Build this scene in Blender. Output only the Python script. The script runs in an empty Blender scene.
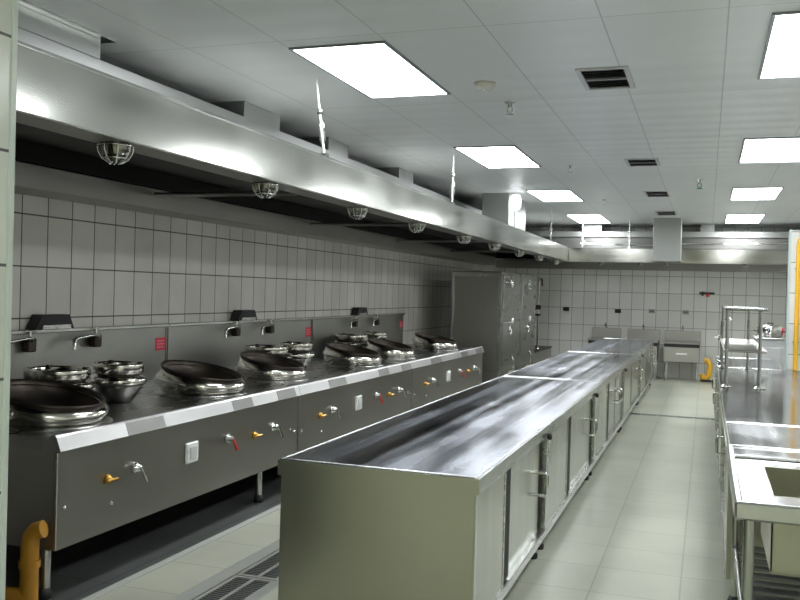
import bpy, math, random
from mathutils import Vector, Matrix
random.seed(7)
S = bpy.context.scene
COL = S.collection
PI = math.pi
ORD = ['nearest', 'second', 'third', 'fourth', 'fifth', 'sixth', 'seventh', 'eighth', 'ninth', 'tenth']
ORIG = {}

# ---------------------------------------------------------------- mesh builder
class MB:
    def __init__(s):
        s.v = []; s.f = []; s.sm = []
    def add(s, vs, fs, smooth=False):
        o = len(s.v)
        s.v += [tuple(v) for v in vs]
        for f in fs:
            s.f.append([i + o for i in f]); s.sm.append(smooth)
        return s
    def box(s, x0, x1, y0, y1, z0, z1):
        x0, x1 = sorted((x0, x1)); y0, y1 = sorted((y0, y1)); z0, z1 = sorted((z0, z1))
        vs = [(x, y, z) for z in (z0, z1) for y in (y0, y1) for x in (x0, x1)]
        return s.add(vs, [(0, 2, 3, 1), (4, 5, 7, 6), (0, 1, 5, 4), (2, 6, 7, 3), (0, 4, 6, 2), (1, 3, 7, 5)])
    def rbox(s, x0, x1, y0, y1, z0, z1, b=.006):
        """box with chamfered edges"""
        x0, x1 = sorted((x0, x1)); y0, y1 = sorted((y0, y1)); z0, z1 = sorted((z0, z1))
        b = min(b, (x1 - x0) * .45, (y1 - y0) * .45, (z1 - z0) * .45)
        X = (x0, x1); Y = (y0, y1); Z = (z0, z1); ix = {}; vs = []
        for i in (0, 1):
            for j in (0, 1):
                for k in (0, 1):
                    sx = b if i == 0 else -b; sy = b if j == 0 else -b; sz = b if k == 0 else -b
                    for a, p in enumerate(((X[i], Y[j] + sy, Z[k] + sz), (X[i] + sx, Y[j], Z[k] + sz), (X[i] + sx, Y[j] + sy, Z[k]))):
                        ix[(i, j, k, a)] = len(vs); vs.append(p)
        fs = []
        c = ((x0 + x1) / 2, (y0 + y1) / 2, (z0 + z1) / 2)
        def face(ids):
            p = [Vector(vs[i]) for i in ids]
            n = (p[1] - p[0]).cross(p[2] - p[0])
            m = sum(p, Vector()) / len(p) - Vector(c)
            fs.append(ids if n.dot(m) > 0 else ids[::-1])
        q = ((0, 0), (1, 0), (1, 1), (0, 1))
        for t in (0, 1):
            face([ix[(t, a, b_, 0)] for a, b_ in q]); face([ix[(a, t, b_, 1)] for a, b_ in q]); face([ix[(a, b_, t, 2)] for a, b_ in q])
        for a in (0, 1):
            for b_ in (0, 1):
                face([ix[(a, b_, 0, 0)], ix[(a, b_, 1, 0)], ix[(a, b_, 1, 1)], ix[(a, b_, 0, 1)]])
                face([ix[(a, 0, b_, 0)], ix[(a, 1, b_, 0)], ix[(a, 1, b_, 2)], ix[(a, 0, b_, 2)]])
                face([ix[(0, a, b_, 1)], ix[(1, a, b_, 1)], ix[(1, a, b_, 2)], ix[(0, a, b_, 2)]])
                for d in (0, 1):
                    face([ix[(a, b_, d, 0)], ix[(a, b_, d, 1)], ix[(a, b_, d, 2)]])
        return s.add(vs, fs)
    def quad(s, a, b, c, d):
        return s.add([a, b, c, d], [(0, 1, 2, 3)])
    def prism_y(s, prof, y0, y1):
        """closed xz profile extruded along y"""
        n = len(prof)
        vs = [(x, y0, z) for x, z in prof] + [(x, y1, z) for x, z in prof]
        fs = [(i, (i + 1) % n, (i + 1) % n + n, i + n) for i in range(n)] + [tuple(range(n))[::-1], tuple(range(n, 2 * n))]
        return s.add(vs, fs)
    def prism_x(s, prof, x0, x1):
        """closed yz profile extruded along x"""
        n = len(prof)
        vs = [(x0, y, z) for y, z in prof] + [(x1, y, z) for y, z in prof]
        fs = [(i, (i + 1) % n, (i + 1) % n + n, i + n) for i in range(n)] + [tuple(range(n))[::-1], tuple(range(n, 2 * n))]
        return s.add(vs, fs)
    def tube(s, pts, r, n=12, cap=True):
        pts = [Vector(p) for p in pts]
        rs = r if isinstance(r, (list, tuple)) else [r] * len(pts)
        vs = []; up = None
        for i, p in enumerate(pts):
            t = (pts[min(i + 1, len(pts) - 1)] - pts[max(i - 1, 0)]).normalized()
            if up is None:
                up = Vector((0, 0, 1)) if abs(t.z) < .9 else Vector((1, 0, 0))
            a = (up - t * up.dot(t))
            if a.length < 1e-4: a = Vector((0, 1, 0)) - t * t.y
            a.normalize(); b = t.cross(a); up = a
            for k in range(n):
                w = 2 * PI * k / n
                vs.append(p + (a * math.cos(w) + b * math.sin(w)) * rs[i])
        fs = []
        for i in range(len(pts) - 1):
            for k in range(n):
                k2 = (k + 1) % n
                fs.append((i * n + k, i * n + k2, (i + 1) * n + k2, (i + 1) * n + k))
        s.add(vs, fs, True)
        if cap:
            s.add(vs[:n], [tuple(range(n))[::-1]]); s.add(vs[-n:], [tuple(range(n))])
        return s
    def lathe(s, c, prof, n=28, axis='z', top=None):
        """prof: list of (r, h); optional top(phi)->dz shear factor by height fraction"""
        cx, cy, cz = c; vs = []
        for r, h in prof:
            for k in range(n):
                w = 2 * PI * k / n
                a, b = r * math.cos(w), r * math.sin(w)
                if axis == 'z': vs.append((cx + a, cy + b, cz + h))
                elif axis == 'x': vs.append((cx + h, cy + a, cz + b))
                else: vs.append((cx + a, cy + h, cz + b))
        fs = []
        for i in range(len(prof) - 1):
            for k in range(n):
                k2 = (k + 1) % n
                fs.append((i * n + k, i * n + k2, (i + 1) * n + k2, (i + 1) * n + k))
        if prof[0][0] > 1e-4 and prof[0] != prof[-1]: fs.append(tuple(range(n))[::-1])
        if prof[-1][0] > 1e-4 and prof[0] != prof[-1]: fs.append(tuple(range((len(prof) - 1) * n, len(prof) * n)))
        return s.add(vs, fs, True)
    def each(s, name, mat, parent):
        """one object per connected shape"""
        par = list(range(len(s.v)))
        def fd(a):
            while par[a] != a: par[a] = par[par[a]]; a = par[a]
            return a
        key = {}
        for i, v in enumerate(s.v):
            k = (round(v[0], 5), round(v[1], 5), round(v[2], 5))
            if k in key: par[fd(i)] = fd(key[k])
            else: key[k] = i
        for f in s.f:
            for a in f[1:]: par[fd(a)] = fd(f[0])
        groups = {}
        for fi, f in enumerate(s.f): groups.setdefault(fd(f[0]), []).append(fi)
        out = []
        for g in groups.values():
            m = MB(); mp = {}
            for fi in g:
                nf = []
                for a in s.f[fi]:
                    if a not in mp: mp[a] = len(m.v); m.v.append(s.v[a])
                    nf.append(mp[a])
                m.f.append(nf); m.sm.append(s.sm[fi])
            out.append(m.build(name, mat, parent))
        return out
    def build(s, name, mat, parent=None, bevel=0):
        if parent is None:
            xs = [v[0] for v in s.v]; ys = [v[1] for v in s.v]; zs = [v[2] for v in s.v]
            o = Vector(((min(xs) + max(xs)) / 2, (min(ys) + max(ys)) / 2, min(zs)))
        else:
            o = ORIG[parent.name]
        me = bpy.data.meshes.new(name)
        me.from_pydata([tuple(Vector(v) - o) for v in s.v], [], s.f)
        me.polygons.foreach_set('use_smooth', s.sm)
        me.materials.append(mat); me.update()
        ob = bpy.data.objects.new(name, me); COL.objects.link(ob)
        if parent is None: ob.location = o
        else: ob.parent = parent
        ORIG[ob.name] = o
        return ob

def tag(o, label=None, cat=None, group=None, kind=None):
    if label: o['label'] = label
    if cat: o['category'] = cat
    if group: o['group'] = group
    if kind: o['kind'] = kind
    return o
def thing(name, loc, label, cat, group=None):
    o = bpy.data.objects.new(name, None); COL.objects.link(o)
    o.location = loc; o.empty_display_size = .1; ORIG[o.name] = Vector(loc)
    return tag(o, label, cat, group)
def struct(o, label=None, cat=None):
    return tag(o, label, cat, None, 'structure')

# ---------------------------------------------------------------- materials
def newmat(name):
    m = bpy.data.materials.new(name); m.use_nodes = True
    nt = m.node_tree; b = nt.nodes['Principled BSDF']
    return m, nt, b
def N(nt, t, **k):
    n = nt.nodes.new(t)
    for a, v in k.items(): setattr(n, a, v)
    return n
def position(nt, scale=(1, 1, 1), loc=(0, 0, 0)):
    g = N(nt, 'ShaderNodeNewGeometry'); mp = N(nt, 'ShaderNodeMapping')
    mp.inputs['Scale'].default_value = scale; mp.inputs['Location'].default_value = loc
    nt.links.new(g.outputs['Position'], mp.inputs['Vector'])
    return mp.outputs['Vector']
def metal(name, col, rough, streak=(3, 3, 60), var=.12, bump=.02, blotch=.15, cvar=.12):
    var *= .3; blotch *= .35; bump = 0
    m, nt, b = newmat(name)
    L = nt.links
    n1 = N(nt, 'ShaderNodeTexNoise'); n1.inputs['Scale'].default_value = 1; n1.inputs['Detail'].default_value = 4
    L.new(position(nt, streak), n1.inputs['Vector'])
    n2 = N(nt, 'ShaderNodeTexNoise'); n2.inputs['Scale'].default_value = 1.6; n2.inputs['Detail'].default_value = 2
    L.new(position(nt), n2.inputs['Vector'])
    r1 = N(nt, 'ShaderNodeMapRange'); r1.clamp = False; r1.inputs[1].default_value = .3; r1.inputs[2].default_value = .7
    r1.inputs[3].default_value = rough - var; r1.inputs[4].default_value = rough + var
    L.new(n1.outputs['Fac'], r1.inputs[0])
    r2 = N(nt, 'ShaderNodeMapRange'); r2.clamp = False; r2.inputs[1].default_value = .3; r2.inputs[2].default_value = .7
    r2.inputs[3].default_value = -blotch * .5; r2.inputs[4].default_value = blotch * .5
    L.new(n2.outputs['Fac'], r2.inputs[0])
    ad = N(nt, 'ShaderNodeMath', operation='ADD', use_clamp=True)
    L.new(r1.outputs[0], ad.inputs[0]); L.new(r2.outputs[0], ad.inputs[1])
    L.new(ad.outputs[0], b.inputs['Roughness'])
    mx = N(nt, 'ShaderNodeMix', data_type='RGBA')
    mx.inputs[6].default_value = tuple(c * (1 - cvar) for c in col) + (1,)
    mx.inputs[7].default_value = tuple(min(1, c * (1 + cvar)) for c in col) + (1,)
    L.new(n2.outputs['Fac'], mx.inputs[0]); L.new(mx.outputs[2], b.inputs['Base Color'])
    b.inputs['Metallic'].default_value = 1
    if bump:
        bp = N(nt, 'ShaderNodeBump'); bp.inputs['Strength'].default_value = bump; bp.inputs['Distance'].default_value = .02
        L.new(n1.outputs['Fac'], bp.inputs['Height']); L.new(bp.outputs[0], b.inputs['Normal'])
    return m
def plain(name, col, rough=.5, metallic=0, noise=.1, spec=.5):
    m, nt, b = newmat(name)
    n = N(nt, 'ShaderNodeTexNoise'); n.inputs['Scale'].default_value = 9; n.inputs['Detail'].default_value = 4
    nt.links.new(position(nt), n.inputs['Vector'])
    mx = N(nt, 'ShaderNodeMix', data_type='RGBA')
    mx.inputs[6].default_value = tuple(c * (1 - noise) for c in col) + (1,)
    mx.inputs[7].default_value = tuple(min(1, c * (1 + noise)) for c in col) + (1,)
    nt.links.new(n.outputs['Fac'], mx.inputs[0]); nt.links.new(mx.outputs[2], b.inputs['Base Color'])
    b.inputs['Roughness'].default_value = rough; b.inputs['Metallic'].default_value = metallic
    b.inputs['Specular IOR Level'].default_value = spec
    return m
def emit(name, col, st):
    m, nt, b = newmat(name)
    b.inputs['Base Color'].default_value = col + (1,)
    b.inputs['Emission Color'].default_value = col + (1,); b.inputs['Emission Strength'].default_value = st
    return m
def tile(name, plane, w, h, ou, ov, col, grout, mortar=.004, rough=.25, dirt=.15, spec=.5, tvar=.06):
    m, nt, b = newmat(name); L = nt.links
    g = N(nt, 'ShaderNodeNewGeometry'); sp = N(nt, 'ShaderNodeSeparateXYZ'); L.new(g.outputs['Position'], sp.inputs[0])
    cb = N(nt, 'ShaderNodeCombineXYZ')
    ax = {'x': 0, 'y': 1, 'z': 2}
    for i, (a, off) in enumerate(((plane[0], ou), (plane[1], ov))):
        s = N(nt, 'ShaderNodeMath', operation='SUBTRACT'); L.new(sp.outputs[ax[a]], s.inputs[0]); s.inputs[1].default_value = off
        L.new(s.outputs[0], cb.inputs[i])
    br = N(nt, 'ShaderNodeTexBrick'); br.offset = 0; br.squash = 1
    br.inputs['Scale'].default_value = 1; br.inputs['Brick Width'].default_value = w; br.inputs['Row Height'].default_value = h
    br.inputs['Mortar Size'].default_value = mortar; br.inputs['Mortar Smooth'].default_value = .2; br.inputs['Bias'].default_value = 0
    br.inputs['Color1'].default_value = tuple(c * (1 - tvar) for c in col) + (1,); br.inputs['Color2'].default_value = tuple(min(1, c * (1 + tvar)) for c in col) + (1,)
    br.inputs['Mortar'].default_value = grout + (1,)
    L.new(cb.outputs[0], br.inputs['Vector'])
    n = N(nt, 'ShaderNodeTexNoise'); n.inputs['Scale'].default_value = 1.4; n.inputs['Detail'].default_value = 6
    L.new(position(nt), n.inputs['Vector'])
    rr = N(nt, 'ShaderNodeMapRange'); rr.inputs[1].default_value = .35; rr.inputs[2].default_value = .7; rr.inputs[3].default_value = 1; rr.inputs[4].default_value = 1 - dirt
    L.new(n.outputs['Fac'], rr.inputs[0])
    mx = N(nt, 'ShaderNodeMix', data_type='RGBA', blend_type='MULTIPLY'); mx.inputs[0].default_value = 1
    L.new(br.outputs['Color'], mx.inputs[6]); L.new(rr.outputs[0], mx.inputs[7]); L.new(mx.outputs[2], b.inputs['Base Color'])
    b.inputs['Roughness'].default_value = rough; b.inputs['Specular IOR Level'].default_value = spec
    bp = N(nt, 'ShaderNodeBump'); bp.inputs['Strength'].default_value = .3; bp.inputs['Distance'].default_value = .003
    iv = N(nt, 'ShaderNodeMath', operation='SUBTRACT'); iv.inputs[0].default_value = 1; L.new(br.outputs['Fac'], iv.inputs[1])
    L.new(iv.outputs[0], bp.inputs['Height']); L.new(bp.outputs[0], b.inputs['Normal'])
    return m

M = {}
M['steel'] = metal('brushed_steel', (.42, .42, .40), .30, (2, 2, 10))
M['hood'] = metal('hood_steel', (.50, .505, .475), .17, (30, .4, 1), .12, .03, .25)
M['hood_back'] = metal('back_hood_steel', (.36, .36, .33), .13, (1, 1, 20), .08, .03, .15)
M['dull'] = metal('dull_steel', (.20, .20, .19), .38, (3, 3, 3), .1)
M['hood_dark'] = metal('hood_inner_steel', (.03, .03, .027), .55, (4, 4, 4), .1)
M['trough'] = metal('grease_trough_steel', (.42, .41, .38), .40, (3, 3, 3), .1)
M['range'] = metal('range_steel', (.41, .40, .37), .36, (40, 2, 60), .08, .01)
M['range_top'] = metal('range_top_steel', (.34, .34, .33), .28, (12, 2, 4), .1)
M['rim'] = metal('rim_steel', (.58, .59, .58), .25, (30, 2, 30), .08)
M['front_rim'] = metal('range_rim_steel', (.40, .40, .395), .34, (3, 2, 10), .1)
M['splash'] = metal('backsplash_steel', (.40, .40, .375), .38, (20, 30, 1), .1, .02)
M['island_top'] = metal('worktop_steel', (.25, .27, .32), .20, (9, .12, 1), .32, .02, .25)
M['island_side'] = metal('cabinet_steel', (.42, .42, .33), .36, (30, 2, 1), .08, .01)
M['door'] = metal('door_steel', (.42, .43, .385), .24, (10, 10, 1), .08)
M['chrome'] = metal('chrome', (.68, .68, .66), .10, (5, 5, 5), .04, .10, .05)
M['ring'] = metal('wok_ring_chrome', (.62, .60, .55), .15, (14, 14, 14), .08, .35, .1)
M['wok'] = metal('wok_iron', (.07, .058, .05), .42, (6, 6, 6), .12)
M['right_top'] = metal('counter_steel', (.27, .28, .29), .18, (9, .15, 1), .2, .03, .3)
M['galv'] = metal('duct_steel', (.38, .39, .38), .38, (3, 3, 3), .1)
M['black'] = plain('dark_void', (.012, .012, .012), .6)
M['grate'] = metal('grate_steel', (.20, .21, .21), .45, (9, 9, 9), .1)
M['frame'] = metal('trench_frame_steel', (.5, .52, .5), .35, (9, 9, 9), .1)
M['yellow'] = plain('yellow_gas_paint', (.42, .20, .015), .5)
M['yellow_far'] = plain('yellow_edge_paint', (.85, .47, .03), .4)
M['brass'] = plain('brass', (.50, .29, .06), .3, 1)
M['red'] = plain('red_plastic', (.55, .05, .05), .4)
M['redlabel'] = plain('red_sticker', (.75, .06, .09), .5)
M['white'] = plain('white_plastic', (.78, .80, .78), .35)
M['grey'] = plain('grey_plastic', (.35, .36, .36), .4)
M['vent'] = plain('vent_grey', (.30, .31, .31), .5)
M['ventf'] = plain('vent_frame_grey', (.55, .56, .56), .4)
M['rubber'] = plain('black_rubber', (.02, .02, .02), .6)
M['panel'] = emit('light_diffuser', (.95, .98, 1.0), 24.0)
M['bulb'] = emit('lit_globe', (.95, .98, 1.0), 3.2)  # glow stands in for a ceiling light mirrored on the duct
M['green'] = plain('green_glass', (.05, .35, .2), .3)
M['ltmetal'] = plain('light_frame_grey', (.28, .30, .31), .4, .6)
M['walltile'] = tile('grey_wall_tile', 'yz', .235, .335, .04, 1.98 - .335 * 6, (.74, .71, .66), (.07, .065, .06), .005, .30, .2)
M['backtile'] = tile('back_wall_tile', 'xz', .235, .335, .0, 1.98 - .335 * 6, (.78, .78, .74), (.24, .24, .22), .005, .3, .1)
M['neartile'] = tile('near_wall_tile', 'yz', .6, .335, .1, 1.93 - .335 * 5, (.50, .53, .46), (.10, .10, .09), .005, .2, .05)
M['fronttile'] = tile('front_wall_tile', 'xz', .235, .335, .0, 0, (.62, .60, .38), (.25, .24, .2), .005, .3, .1)
M['floortile'] = tile('floor_tile', 'xy', .45, .45, -.54, .2, (.47, .485, .40), (.33, .34, .28), .005, .28, .18, .5, .03)
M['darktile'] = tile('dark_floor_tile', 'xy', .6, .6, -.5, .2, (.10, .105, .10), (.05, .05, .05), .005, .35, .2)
M['curb'] = plain('stone_curb', (.42, .43, .40), .5)
M['ceil'] = tile('ceiling_panel', 'xy', .6, 1.775, -1.74, 4.50, (.78, .80, .80), (.5, .52, .52), .004, .38, .05, .6, .015)

# ceiling: faint cross ribs every 0.3 m
def add_ribs(m):
    nt = m.node_tree; b = nt.nodes['Principled BSDF']
    w = N(nt, 'ShaderNodeTexWave', wave_type='BANDS', bands_direction='Y'); w.inputs['Scale'].default_value = 1.05
    w.inputs['Distortion'].default_value = .25
    nt.links.new(position(nt), w.inputs['Vector'])
    bp = N(nt, 'ShaderNodeBump'); bp.inputs['Strength'].default_value = .25; bp.inputs['Distance'].default_value = .012
    nt.links.new(w.outputs['Fac'], bp.inputs['Height'])
    old = b.inputs['Normal'].links[0].from_node
    nt.links.new(old.outputs[0], bp.inputs['Normal']); nt.links.new(bp.outputs[0], b.inputs['Normal'])
add_ribs(M['ceil'])

# ---------------------------------------------------------------- room shell
CZ = 2.95; XL = -4.13; XR = 1.9; YB = 18.07; YF = -2.6
# floor, trenches cut out: left trench x -2.44..-2.04 ; cross trench y 12.0..12.2
TX0, TX1 = -2.45, -2.06; TY0, TY1 = 12.04, 12.2
fb = MB()
fb.box(-2.80, TX0, YF, YB, -.12, 0).box(TX1, XR, YF, TY0, -.12, 0).box(TX1, XR, TY1, YB, -.12, 0)
struct(fb.build('floor', M['floortile']))
fb = MB().box(XL, -2.80, YF, YB, -.12, 0); struct(fb.build('floor', M['darktile']), 'dark tiled floor strip beneath the wok ranges', 'floor')  # floor coloured darker from the front of the ranges to the wall
fb = MB().box(TX0, TX1, YF, YB, -.2, -.13).box(TX1, XR, TY0, TY1, -.2, -.13); struct(fb.build('floor', M['black']), 'dark bottom of the drain trenches', 'floor')
struct(MB().box(XL - .1, XR + .1, YF - .1, YB + .1, CZ, CZ + .1).build('ceiling', M['ceil']))
struct(MB().box(XL - .1, XL, YF, YB, -.12, CZ).build('wall_left', M['walltile']))
struct(MB().box(XL - .1, XR + .1, YB, YB + .1, -.12, CZ).build('wall_back', M['backtile']))
struct(MB().box(XR, XR + .1, YF, YB, -.12, CZ).build('wall_right', M['backtile']))
struct(MB().box(XL - .1, XR + .1, YF - .1, YF, -.12, CZ).build('wall_front', M['fronttile']))
struct(MB().box(-2.10, -1.947, YF, 2.065, 0, CZ).build('wall_near', M['neartile']))
struct(MB().box(-2.105, -1.942, 2.065, 2.085, 0, CZ).build('trim_1', plain('pale_corner_bead', (.45, .50, .44), .3)))
struct(MB().box(.855, XR, 10.5, 10.62, 0, 2.33).build('wall_partition', M['backtile']))
struct(MB().box(.835, .855, 10.49, 10.63, 0, 2.34).build('trim_2', plain('pale_blue_corner_bead', (.50, .62, .62), .35)))
yp = MB(); yp.tube([(.925, 10.44, .805), (.925, 10.44, 2.16), (.935, 10.44, 2.22), (.97, 10.44, 2.27), (1.03, 10.44, 2.285), (1.6, 10.44, 2.285)], .024, 12)
yt = thing('gas_pipe', (.925, 10.44, .8), 'yellow upright pipe on the tiled partition at far right', 'pipe')
yp.build('pipe', M['yellow_far'], yt)
c = MB()
for z in (1.1, 1.9): c.box(.895, .955, 10.44, 10.498, z, z + .02)
c.each('clip', M['galv'], yt)

# ---------------------------------------------------------------- ceiling lights
def ceiling_light(x0, x1, y0, y1, label, grp):
    t = thing('ceiling_light', ((x0 + x1) / 2, (y0 + y1) / 2, CZ), label, 'ceiling light', grp)
    f = .018; z0 = CZ - .012
    MB().box(x0, x1, y0, y0 + f, z0, CZ).box(x0, x1, y1 - f, y1, z0, CZ).box(x0, x0 + f, y0 + f, y1 - f, z0, CZ).box(x1 - f, x1, y0 + f, y1 - f, z0, CZ).build('frame', M['ltmetal'], t)
    MB().box(x0 + f, x1 - f, y0 + f, y1 - f, CZ - .006, CZ + .002).build('diffuser', M['panel'], t)
LY = [(1.08, 2.42), (4.63, 5.96), (8.16, 9.56), (11.71, 13.09), (15.28, 17.0)]
for i, (a, b) in enumerate(LY):
    if i == 0:  # out-of-view panels added to brighten surfaces facing the camera
        ceiling_light(-1.70, -1.10, a - 2.1, b - 2.1, 'lit ceiling panel above the camera position, left row', 'unseen ceiling lights')
        ceiling_light(.26, .86, a - 1.6, b - 1.6, 'lit ceiling panel above the camera position, right row', 'unseen ceiling lights')
        continue
    w = ['nearest', 'second nearest', 'third nearest', 'farthest'][i - 1]
    ceiling_light(-2.34, -1.74, a, b, 'white lit ceiling panel, %s one in the row beside the long left hood' % w, 'ceiling lights beside the hood')
    ceiling_light(.26, .85, a, b, 'white lit ceiling panel, %s one in the row over the right counter' % w, 'ceiling lights on the right')

def ceiling_vent(x0, x1, y0, y1, label):
    t = thing('ceiling_vent', ((x0 + x1) / 2, (y0 + y1) / 2, CZ), label, 'air vent', 'vents down the middle of the ceiling')
    f = .03; z0 = CZ - .012
    MB().box(x0, x1, y0, y0 + f, z0, CZ).box(x0, x1, y1 - f, y1, z0, CZ).box(x0, x0 + f, y0 + f, y1 - f, z0, CZ).box(x1 - f, x1, y0 + f, y1 - f, z0, CZ).build('frame', M['ventf'], t)
    MB().box(x0 + f, x1 - f, y0 + f, y1 - f, CZ - .002, CZ + .002).build('backing', M['black'], t)
    m = MB(); k = 9; ys = y0 + f
    for i in range(k):
        y = ys + (y1 - y0 - 2 * f) * (i + .5) / k
        m.add([(x0 + f, y - .015, z0), (x1 - f, y - .015, z0), (x1 - f, y + .012, CZ - .001), (x0 + f, y + .012, CZ - .001)], [(0, 1, 2, 3)])
    m.box(x0 + f, x1 - f, (y0 + y1) / 2 - .012, (y0 + y1) / 2 + .012, z0 - .002, CZ)
    m.build('slats', M['vent'], t)
ceiling_vent(-.81, -.49, 5.48, 6.04, 'grey louvred ceiling vent, the large one nearest the camera')
ceiling_vent(-.83, -.50, 9.15, 9.65, 'grey louvred ceiling vent, second from the camera')
ceiling_vent(-.83, -.50, 11.95, 12.6, 'grey louvred ceiling vent, third from the camera')
ceiling_vent(-.83, -.50, 14.7, 15.4, 'grey louvred ceiling vent, farthest and smallest looking')

t = thing('smoke_detector', (-1.435, 5.723, CZ), 'round cream smoke detector on ceiling between two light panels', 'smoke detector')
MB().lathe((-1.435, 5.723, CZ), [(.0, -.045), (.035, -.045), (.05, -.035), (.055, -.02), (.07, -.018), (.072, 0)]).build('body', plain('cream_plastic', (.62, .60, .52), .4), t)
MB().lathe((-1.435, 5.723, CZ), [(.0, -.052), (.014, -.052), (.016, -.044)], 12).build('lens', M['white'], t)
def sprinkler(x, y, label, mat, s=1.0):
    t = thing('fire_sprinkler', (x, y, CZ), label, 'sprinkler', 'ceiling sprinklers')
    MB().lathe((x, y, CZ), [(.012 * s, -.03 * s), (.014 * s, -.008), (.03 * s, -.006), (.032 * s, 0)], 14).build('collar', M['chrome'], t)
    MB().tube([(x - .012 * s, y, CZ - .03 * s), (x - .016 * s, y, CZ - .05 * s), (x, y, CZ - .068 * s)], .004 * s, 6).tube([(x + .012 * s, y, CZ - .03 * s), (x + .016 * s, y, CZ - .05 * s), (x, y, CZ - .068 * s)], .004 * s, 6).build('frame_arms', M['grey'], t)
    MB().lathe((x, y, CZ), [(.0, -.074 * s), (.024 * s, -.072 * s), (.024 * s, -.068 * s), (0, -.066 * s)], 14).build('deflector', mat, t)
sprinkler(-1.396, 6.33, 'small sprinkler head on ceiling just past the smoke detector', M['grey'], 1.3)
sprinkler(-1.43, 9.55, 'tiny dark sprinkler head on ceiling left of the second vent', M['grey'])
sprinkler(-.12, 10.9, 'sprinkler head with a green bulb on ceiling toward right lights', M['green'], 1.5)
sprinkler(-1.43, 12.9, 'tiny dark sprinkler head on ceiling, farthest from camera', M['grey'])

# ---------------------------------------------------------------- hoods
HX = -2.45; HZ0 = 2.185; HZ1 = 2.435; HY0 = 2.2; HBY = 16.45; PX = -3.3; PZ = 2.82
hood = thing('exhaust_hood', (-3.3, 9.3, HZ0), 'long brushed steel exhaust hood over the left wall wok ranges', 'exhaust hood')
MB().rbox(HX - .02, HX, HY0, HBY, HZ0, HZ1, .004).build('fascia', M['hood'], hood)
MB().box(HX - .17, HX - .02, HY0, HBY, HZ0, HZ0 + .02).box(HX - .185, HX - .17, HY0, HBY, HZ0, HZ0 + .06).build('inner_lip', M['trough'], hood)
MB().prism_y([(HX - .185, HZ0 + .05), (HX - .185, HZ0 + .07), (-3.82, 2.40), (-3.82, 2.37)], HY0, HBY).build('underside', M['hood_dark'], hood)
MB().box(PX - .8, HX, HY0, HBY - .002, HZ1, HZ1 + .012).build('top_panel', M['hood'], hood)
MB().box(XL + .005, PX, HY0, HBY - .002, HZ1 + .012, PZ).build('plenum', M['galv'], hood)
MB().rbox(XL + .005, -3.82, HY0, HBY - .002, 2.10, 2.25, .006).build('grease_trough', M['trough'], hood)
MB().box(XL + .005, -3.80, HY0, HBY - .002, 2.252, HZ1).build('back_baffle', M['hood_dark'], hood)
MB().tube([(HX - .006, HY0, HZ1), (HX - .006, HBY, HZ1)], .006, 8).build('top_bead', M['chrome'], hood)  # chrome tube added as the bright highlight along the fascia's top edge
MB().box(XL + .005, HX, HY0 - .012, HY0, HZ0, HZ1 + .01).build('end_panel', M['hood'], hood)
m = MB()
for k in range(26):
    y = 2.6 + .52 * k
    m.add([(-2.75, y, 2.268), (-2.75, y + .015, 2.268), (-3.78, y + .015, 2.378), (-3.78, y, 2.378)], [(0, 1, 2, 3)])
m.build('filter_joints', M['trough'], hood)
for k, y in enumerate((5.45, 8.1, 10.7, 13.3)):
    MB().tube([(-3.80, y, 2.20), (-2.66, y, 2.20)], .017, 10).build('cross_bar', M['galv'], hood)

bh = thing('exhaust_hood', (-.3, 17.2, HZ0), 'steel exhaust hood running across the back wall', 'exhaust hood')
MB().rbox(HX + .003, XR - .01, HBY, HBY + .02, HZ0, HZ1, .004).build('fascia', M['hood_back'], bh)
MB().box(HX - .15, XR - .01, HBY + .02, HBY + .17, HZ0, HZ0 + .02).box(HX - .15, XR - .01, HBY + .17, HBY + .185, HZ0, HZ0 + .06).build('inner_lip', M['trough'], bh)
MB().prism_x([(HBY + .185, HZ0 + .05), (HBY + .185, HZ0 + .07), (17.8, 2.40), (17.8, 2.37)], XL + .01, XR - .01).build('underside', M['hood_dark'], bh)
MB().box(XL + .01, XR - .01, HBY, YB - .01, HZ1, HZ1 + .012).build('top_panel', M['dull'], bh)
MB().box(XL + .01, XR - .01, 17.25, YB - .01, HZ1 + .012, 2.685).build('plenum', M['dull'], bh)
MB().rbox(XL + .01, XR - .01, 17.2, YB - .01, 2.69, 2.80).build('upper_duct', M['galv'], bh)
MB().rbox(XL + .01, XR - .01, 17.78, YB - .01, 2.09, 2.25, .006).build('grease_trough', M['trough'], bh)
# pipe above the back hood
pp = thing('sprinkler_pipe', (-.3, 16.62, 2.52), 'thin steel pipe running above the back hood fascia', 'pipe')
MB().tube([(HX + .2, 16.62, 2.53), (-.98, 16.62, 2.50)], .017, 8).tube([(-.42, 16.62, 2.53), (1.4, 16.62, 2.55)], .017, 8).tube([(-.98, 16.62, 2.50), (-.42, 16.62, 2.53)], .017, 8).build('pipe', M['chrome'], pp)
m = MB()
for x in (-2.2, -1.89, .59): m.lathe((x, 16.62, 2.545), [(0, -.04), (.03, -.03), (.036, 0), (.03, .03), (0, .04)], 12)
m.each('fitting', M['white'], pp)
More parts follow.
